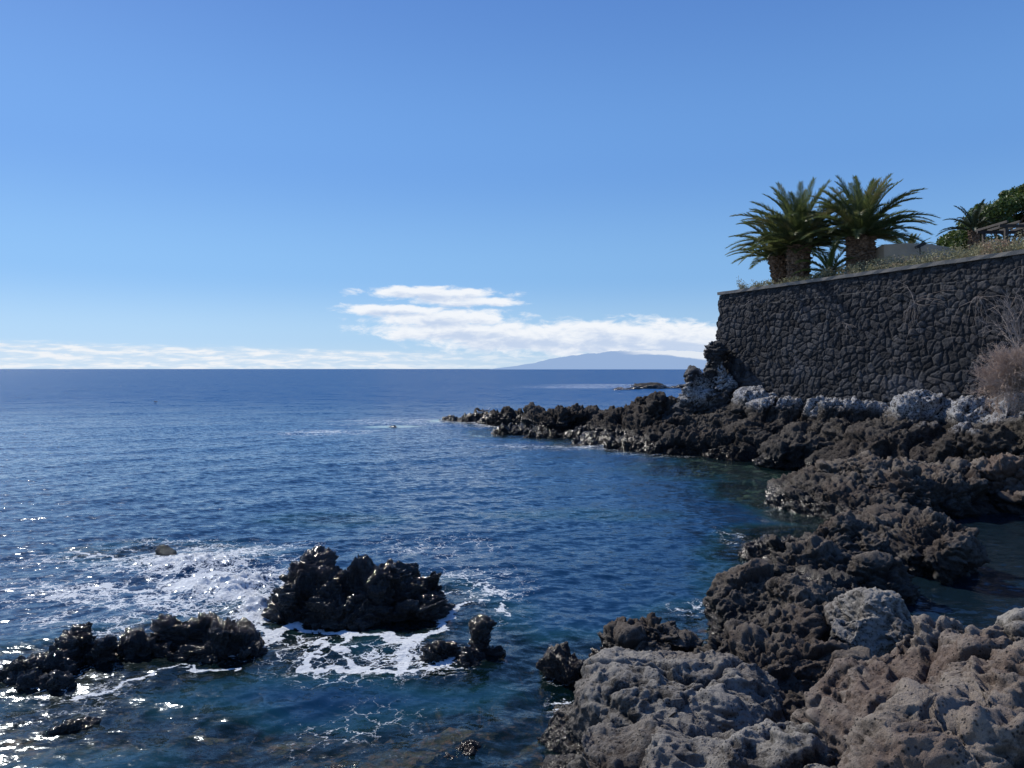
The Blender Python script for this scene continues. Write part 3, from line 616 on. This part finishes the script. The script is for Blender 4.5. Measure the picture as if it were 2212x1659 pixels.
def onterr(px,Y):
    x=(px-1106)/F*Y; return Vector((x,Y,gz(x,Y)-.05))
palm(onterr(1724,39.3),2.0,.40,72,3.4,1,'palm tree with upright green fronds, front one of the left pair on the terrace')
palm(onterr(1690,41.2),1.7,.34,42,2.8,2,'palm tree leaning left behind the front left palm, outermost over the wall corner',(-.3,0),lowel=.15)
palm(onterr(1856,36.8),1.95,.46,72,3.15,3,'palm tree with the thickest trunk, right one of the big terrace palms')
palm(onterr(1790,37.6),.45,.2,22,1.8,4,'young yellow green palm growing low between the two big palms',mat='palm_y',lowel=-.1,name='young_palm',cat='palm')
palm(onterr(1962,42),1.3,.2,26,1.6,5,'small palm whose spiky fronds show behind the curved beige wall',name='small_palm',lowel=0,cat='palm')
palm(onterr(2100,42)+Vector((0,0,.6)),2.0,.2,22,1.8,6,'dark spiky palm in front of the bushy tree near the pergola',name='small_palm',mat='rosette',lowel=0,cat='palm')
def leaves(centres,radii,n,size,seed):
    g=np.random.default_rng(seed)
    idx=g.integers(0,len(centres),n); c=np.asarray(centres,float)[idx]; r=np.asarray(radii,float)[idx]
    d=g.normal(size=(n,3)); d/=np.linalg.norm(d,axis=1)[:,None]; rad=g.uniform(.45,1.05,n)**.6
    p=c+d*r*rad[:,None]
    a=g.normal(size=(n,3)); a/=np.linalg.norm(a,axis=1)[:,None]; bb=np.cross(a,g.normal(size=(n,3))); bb/=np.linalg.norm(bb,axis=1)[:,None]
    s=size*g.uniform(.6,1.3,n)[:,None]
    V=np.stack([p-a*s,p+bb*s*.4,p+a*s,p-bb*s*.4],1).reshape(-1,3)
    return V,np.arange(n*4).reshape(-1,4)
tl=onterr(2165,44); tree=empty('bushy_tree',tl); tag(tree,'dense bright green bushy tree at the right edge behind the pergola','tree')
g_=random.Random(9); cs=[];rs=[]
for i in range(120):
    px=g_.uniform(2050,2340); x=(px-1106)/F*44
    yt=np.interp(px,[2030,2090,2150,2212,2400],[525,482,430,405,375]); zt=4+(797-yt)*44/F-tl.z+g_.uniform(-.5,.25)
    k=g_.uniform(.3,.75)
    if i<65: zz_=zt-k*.75
    else: zz_=g_.uniform(.3,max(.5,zt-k))
    cs.append((x-tl.x,g_.uniform(-1.6,1.6),zz_)); rs.append((k,k,k*.75))
V,Q=leaves(cs,rs,75000,.10,10); me=npmesh('crown',V,Q); link('crown',me,M['tree'],tree)
b=MB(); b.tube([(0,0,-.3),(.1,0,.9),(.3,.1,1.8)],[.22,.17,.12],8)
for i in range(0,60,5): c=cs[i]; b.tube([(.2,.05,1.4),(c[0]*.5,c[1]*.5,c[2]*.7),c],[.08,.05,.02],5)
b.build('trunk',M['bark'],tree,True)
cs=[];rs=[]; g_=random.Random(12)
for i in range(520):
    s_=g_.uniform(.8,LW-.5); t_=.30+g_.random()**1.5*3.2; p=P0+dw*s_-nw*t_
    k=g_.uniform(.08,.34)*(1+.5*(s_>6)); cs.append((p.x,p.y,gz(p.x,p.y)+k*.6)); rs.append((k*1.0,k*1.0,k))
V,Q=leaves(cs,rs,60000,.045,13); me=npmesh('ground_cover',V,Q); o=link('ground_cover',me,M['cover']); tag(o,'low dry yellow green and pinkish scrub spilling along the top of the stone wall','plants',None,'stuff')
def sprig(px,Y,h,n,label,seed):
    p=onterr(px,Y); root=empty('corner_shrub',p); tag(root,label,'shrub'); g=random.Random(seed); b=MB(); cs=[];rs=[]
    for i in range(n):
        a=g.uniform(0,6.28); l=g.uniform(.1,.45); top_=Vector((math.cos(a)*l,math.sin(a)*l,h*g.uniform(.5,1)))
        b.tube([(0,0,-.05),top_*.5+Vector((0,0,.1*h)),top_],[.012,.009,.005],4)
        for k in range(3): cs.append(tuple(top_*(.55+.22*k))); rs.append((.09,.09,.09))
    b.build('stems',M['twig'],root); V,Q=leaves(cs,rs,n*22,.045,seed); link('foliage',npmesh('foliage',V,Q),M['cover'],root)
sprig(1600,41.2,1.0,9,'sparse little shrub at the far left corner of the wall top',31)
sprig(1640,40.2,.6,10,'low shrub on the wall top just left of the palm trunks',32)
root=empty('garden_wall',onterr(1980,38)); tag(root,'low curved beige rendered garden wall behind the ground cover','wall')
b=MB(); ctrl=[(1870,37.6,566),(1885,36.9,540),(1910,36.3,528),(1960,36,525),(2010,36,527),(2050,36.5,534),(2085,37.2,548)]
pts=[]
for i in range(61):
    t=i/60*(len(ctrl)-1); k=min(int(t),len(ctrl)-2); f_=t-k; f_=f_*f_*(3-2*f_)*.3+f_*.7
    a=[ctrl[k][j]*(1-f_)+ctrl[k+1][j]*f_ for j in range(3)]; pts.append(aty(a[0],a[2],a[1]))
for p in pts:
    l=p-Vector(root.location)
    b.v+=[Vector((l.x,l.y,-.8)),Vector((l.x,l.y,l.z-.03)),Vector((l.x,l.y+.03,l.z)),Vector((l.x,l.y+.25,l.z)),Vector((l.x,l.y+.28,-.8))]
for i in range(60):
    for k in range(4): b.f.append([i*5+k,i*5+k+1,(i+1)*5+k+1,(i+1)*5+k])
b.f.append([0,1,2,3,4])
b.build('rendered_face',M['beige'],root)
fl=aty(1988,533,35.6); root=empty('floodlight',fl); tag(root,'small black floodlight tilted on top of the curved beige wall','lamp')
Mt=Matrix.Rotation(R(-25),3,'Y'); b=MB(); b.box((0,0,.06),(.42,.2,.13),Mt); b.build('housing',M['wood'],root,bev=.02)
b=MB(); b.tube([(0,0,-.35),(-.02,0,-.02)],.025,8); b.build('bracket',M['wood'],root); b=MB(); b.box((-.2,0,-.03),(.02,.17,.11),Mt); b.build('lens',mc,root)
pc=aty(2222,524,34); root=empty('pergola',(pc.x,pc.y,pc.z)); tag(root,'dark wooden pergola with overhanging rafters at the right edge','pergola')
H_=.66
for x in(-1.0,1.2,3.2):
    for y in(0,1.6):
        b=MB(); b.box((x,y,H_/2-.6),(.12,.12,H_+1.2)); b.build('post',M['wood'],root,bev=.01)
for y in(0,1.6):
    b=MB(); b.box((1.2,y,H_+.07),(5.0,.08,.14)); b.build('beam',M['wood'],root,bev=.01)
for i in range(9):
    b=MB(); b.box((-1.15+i*.55,.8,H_+.195),(.07,2.3,.11)); b.build('rafter',M['wood'],root,bev=.01)
b=MB(); b.box((.1,-.08,.25),(2.0,.05,.07)); b.build('rail',M['wood'],root)
# ------------------------------------------------------------------ dry bushes and vines
def branch(b,p,d,L,r,depth,g,spread=.5,grav=0.):
    n=3; pts=[p]
    for i in range(n):
        d=(d+Vector((g.gauss(0,.18),g.gauss(0,.18),g.gauss(0,.18)+grav))).normalized(); pts.append(pts[-1]+d*L/n)
    b.tube(pts,[r*(1-.25*i/n) for i in range(n+1)],3,False)
    if depth>0:
        for k in range(3):
            a=Vector((g.gauss(0,1),g.gauss(0,1),g.gauss(0,1))).normalized()
            branch(b,pts[g.choice((1,2,3))],(d+a*spread*1.3).normalized(),L*g.uniform(.55,.8),r*.66,depth-1,g,spread,grav)
def drybush(p,n,L,r,depth,seed,label,upd=(0,0,1),mat='twig',sp=.5,grav=0.):
    root=empty('dry_bush',p); tag(root,label,'bush'); g=random.Random(seed); b=MB()
    for i in range(n):
        d=(Vector(upd)+Vector((g.gauss(0,.55),g.gauss(0,.55),g.gauss(0,.4)))).normalized()
        branch(b,Vector((g.uniform(-.2,.2),g.uniform(-.2,.2),0)),d,L,r,depth,g,sp,grav)
    b.build('branches',M[mat],root); return root
drybush(aty(2200,835,23.0),130,.62,.014,4,51,'round leafless tan bush on the rocks against the wall at the right edge',(-.2,-.25,.5),'twig2')
drybush(aty(2200,760,25.0),8,1.0,.014,3,52,'tall thin bare twigs rising in front of the wall above the round dry bush',(-.3,0,1.),sp=.35)
def wallpt(px,py,off=.25):
    d=ray(px,py); o_=Vector((0,0,CH)); pp=P0+nw*off; t=((pp-o_).dot(nw))/d.dot(nw); return o_+d*t
def vine(px,py,n,L,seed,label,sgn=0):
    p=wallpt(px,py); root=empty('dry_vine',p); tag(root,label,'vine'); g=random.Random(seed); b=MB()
    for i in range(n):
        a=g.uniform(-2.9,.1) if g.random()<.75 else g.uniform(0,3.1)
        q=Vector((0,0,0)); pts=[q.copy()]; l=L*g.uniform(.4,1.1)
        for k in range(10):
            a+=g.gauss(0,.28); a+=(-.12 if math.cos(a)>0 else .12)
            q=q+(dw*math.cos(a)+Vector((0,0,1))*math.sin(a))*l/10+nw*g.gauss(0,.02); pts.append(q.copy())
        b.tube(pts,[.010*(1-.07*j) for j in range(11)],3,False)
    b.build('stems',M['twig'],root)
vine(1975,655,16,2.0,61,'dry tangled vine hanging on the upper middle of the stone wall')
vine(2110,640,10,2.4,62,'dry vine on the stone wall near the right edge, long thin stems')
vine(1618,650,4,1.6,63,'thin dry vine hanging near the left end of the stone wall')
vine(1830,700,9,1.0,64,'faint small dry vine on the wall face below the right palm')
# ------------------------------------------------------------------ gulls
gm=simple('gull_white',(.7,.7,.7),(.85,.85,.85),9,.7,.005); gg=simple('gull_grey',(.22,.23,.25),(.34,.35,.37),9,.7,.005); gy_=simple('gull_beak',(.55,.3,.04),(.65,.4,.06),9,.5,.002); gd=simple('gull_dark',(.03,.03,.03),(.08,.08,.08),9,.7,.005)
def gull(p,rz,label,stand,body=None,neck=0):
    body=body or gm; root=empty('gull' if body==gm else 'cormorant',p,rz); tag(root,label,'bird'); h=.16 if stand else -.02
    sk=[(-.26,0,.10+h,.012,.03),(-.18,0,.10+h,.04,.05),(-.08,0,.09+h,.075,.08),(.03,0,.10+h,.085,.09),(.12,0,.13+h,.065,.075),(.165,0,.19+h+neck*.3,.038,.04),(.185,0,.245+h+neck,.036,.04),(.215,0,.27+h+neck,.038,.038),(.25,0,.265+h+neck,.02,.02)]
    b=MB(); n=12
    for i,(x,y,z,ry,rz_) in enumerate(sk):
        tlt=0 if i<4 else (.9 if i<7 else .3)
        for k in range(n):
            w=2*math.pi*k/n; b.v.append(Vector((x-math.sin(w)*rz_*math.sin(tlt),y+math.cos(w)*ry,z+math.sin(w)*rz_*math.cos(tlt))))
    for i in range(len(sk)-1):
        for k in range(n): b.f.append([i*n+k,i*n+(k+1)%n,(i+1)*n+(k+1)%n,(i+1)*n+k])
    b.f.append(list(range(n))[::-1]); b.f.append([(len(sk)-1)*n+k for k in range(n)])
    o=b.build('body',body,root,True); o.modifiers.new('s','SUBSURF').levels=1
    for s in(-1,1):
        b=MB(); pr=[(.12,.02,.02),(.06,.055,.05),(-.06,.06,.055),(-.18,.04,.035),(-.33,.012,.01)]
        for (x,hh,ww) in pr:
            for k in range(8):
                w=2*math.pi*k/8; b.v.append(Vector((x,s*(.062-.05*max(0,-x)*2)+math.cos(w)*.022,.125+h+math.sin(w)*hh)))
        for i in range(4):
            for k in range(8): b.f.append([i*8+k,i*8+(k+1)%8,(i+1)*8+(k+1)%8,(i+1)*8+k])
        b.build('wing',gg if body==gm else gd,root,True)
    b=MB(); b.tube([(.245,0,.265+h+neck),(.29,0,.258+h+neck),(.31,0,.245+h+neck)],[.013,.01,.003],6); b.build('beak',gy_,root)
    if stand:
        for s in(-1,1):
            b=MB(); b.tube([(.0,s*.035,.08+h),(.0,s*.035,.0)],.008,5); b.box((.025,s*.035,.003),(.06,.045,.006)); b.build('leg',gy_,root)
bvhs=[]
for V,Q in BVH:
    if V[:,1].max()>40 and V[:,1].max()<75: bvhs.append(BVHTree.FromPolygons(V.tolist(),Q.tolist()))
def ground(x,y):
    z=0
    for t in bvhs:
        h=t.ray_cast(Vector((x,y,30)),Vector((0,0,-1)))
        if h[0] is not None: z=max(z,h[0].z)
    return z
p=aty(335,864,92); gull((p.x,p.y,.02),R(200),'white gull floating alone on the open sea at the left',False)
for px,Y,rz_,l,bd,nk in ((1036,58.6,R(170),'gull standing on the tip of the headland, left one',gm,0.),(1064,58.2,R(200),'dark upright cormorant on the headland tip beside two gulls',gd,.10),(1052,58.8,R(20),'gull on the headland tip facing right, beside the dark bird',gm,0.)):
    x=(px-1106)/F*Y; gull((x,Y,ground(x,Y)),rz_,l,True,bd,nk)
# ------------------------------------------------------------------ light and sky
AZ,EL=R(-41),R(40)
sd=Vector((math.sin(AZ)*math.cos(EL),math.cos(AZ)*math.cos(EL),math.sin(EL)))
sl=bpy.data.lights.new('sun','SUN'); sl.energy=5.; sl.angle=R(.53); sl.color=(1,.945,.86)
so_=bpy.data.objects.new('sun',sl); C.objects.link(so_); so_.rotation_euler=sd.to_track_quat('Z','Y').to_euler()
W=bpy.data.worlds.new('World'); S.world=W; W.use_nodes=True; W.node_tree.nodes.clear(); N=NT(W.node_tree)
sky=N.n('ShaderNodeTexSky',sky_type='NISHITA',sun_disc=False); sky.sun_elevation=EL; sky.sun_rotation=AZ%(2*math.pi); sky.air_density=1.0; sky.dust_density=.3; sky.ozone_density=2.
tc=N.n('ShaderNodeTexCoord').outputs['Generated']; dx,dy,dz=N.sep(tc)
az=N.m('ARCTAN2',dx,dy); el=N.m('ARCSINE',dz)
def A_(px,py): a=math.atan((px-1106)/F); return a, math.atan((797-py)/F*math.cos(a))
ells=[(930,634,170,17),(1010,652,130,13),(850,671,130,14),(960,688,190,22),(1000,716,230,26),(1130,732,260,34),(1300,734,270,48),(1450,737,230,48),(1620,735,200,40),(1400,752,190,28)]
wz=N.m('MULTIPLY',N.m('SUBTRACT',N.noise(N.comb(N.m('MULTIPLY',az,14.),N.m('MULTIPLY',el,50.),2.),1.,3,.6),.5),.012)
def dens(elv,fine):
    mk=None
    P=N.comb(az,N.m('ADD',elv,wz),0.)
    for (cx,cy,rx,ry) in ells:
        a,e=A_(cx,cy)
        q=N.vm('LENGTH',N.vm('MULTIPLY',N.vm('SUBTRACT',P,(a,e,0)),(F/rx,F/ry,0)),None,None,1)
        mk=q if mk is None else N.m('MINIMUM',mk,q)
    nn=N.noise(N.comb(N.m('MULTIPLY',az,30.),N.m('MULTIPLY',elv,82.),0.),1.,9,.62,.3)
    r=N.m('ADD',N.m('MULTIPLY',N.m('SUBTRACT',1.,mk),.95),N.m('MULTIPLY',N.m('SUBTRACT',nn,.5),1.6))
    return r
d0=dens(el,1); d1=dens(N.m('ADD',el,.006),0)
al=N.ss(d0,-.08,.42)
shd=N.ss(d1,.2,.95)
cc=N.mix(N.m('MULTIPLY',shd,.9),(.92,.945,.985),(.52,.63,.83))
bn=N.noise(N.comb(N.m('MULTIPLY',az,26.),N.m('MULTIPLY',el,170.),7.),1.,8,.6,.3)
topel=N.m('ADD',N.m('SUBTRACT',el,N.m('MULTIPLY',N.m('SUBTRACT',bn,.5),.010)),N.m('MULTIPLY',N.m('ADD',az,.58),.018))
band=N.ss(topel,.025,.033,1.,0.)
band=N.m('MULTIPLY',band,N.ss(az,-.30,.15,1.,.35))
tex=N.ss(bn,.40,.62)
bcol=N.mix(tex,(.62,.75,.90),(.88,.91,.95))
band=N.m('MULTIPLY',band,N.m('ADD',.6,N.m('MULTIPLY',tex,.38)))
K=.105
cr=N.n('ShaderNodeValToRGB'); cr.color_ramp.interpolation='EASE'
els=cr.color_ramp.elements
stops=[(0,(.46,.67,.90)),(.04,(.36,.60,.895)),(.12,(.22,.475,.865)),(.26,(.145,.358,.80)),(.48,(.095,.25,.665)),(1.0,(.04,.12,.42))]
els[0].position=0; els[0].color=(*stops[0][1],1); els[1].position=1; els[1].color=(*stops[-1][1],1)
for p_,c_ in stops[1:-1]:
    e=els.new(p_); e.color=(*c_,1)
N.put(cr.inputs[0],el)
gsc=N.vm('SCALE',cr.outputs[0],None,1/K)
left=N.ss(az,-.7,.5,1.06,.93)
s1=N.mix(.88,sky.outputs[0],N.vm('SCALE',gsc,None,left))
s2=N.mix(band,s1,N.vm('SCALE',bcol,None,1/K))
s3=N.mix(N.m('MULTIPLY',al,.95),s2,N.vm('SCALE',cc,None,1/K))
bg=N.n('ShaderNodeBackground'); N.put(bg.inputs[0],s3); bg.inputs[1].default_value=K
wo=N.n('ShaderNodeOutputWorld'); N.L.new(bg.outputs[0],wo.inputs[0])
print('done',time.time()-T0)
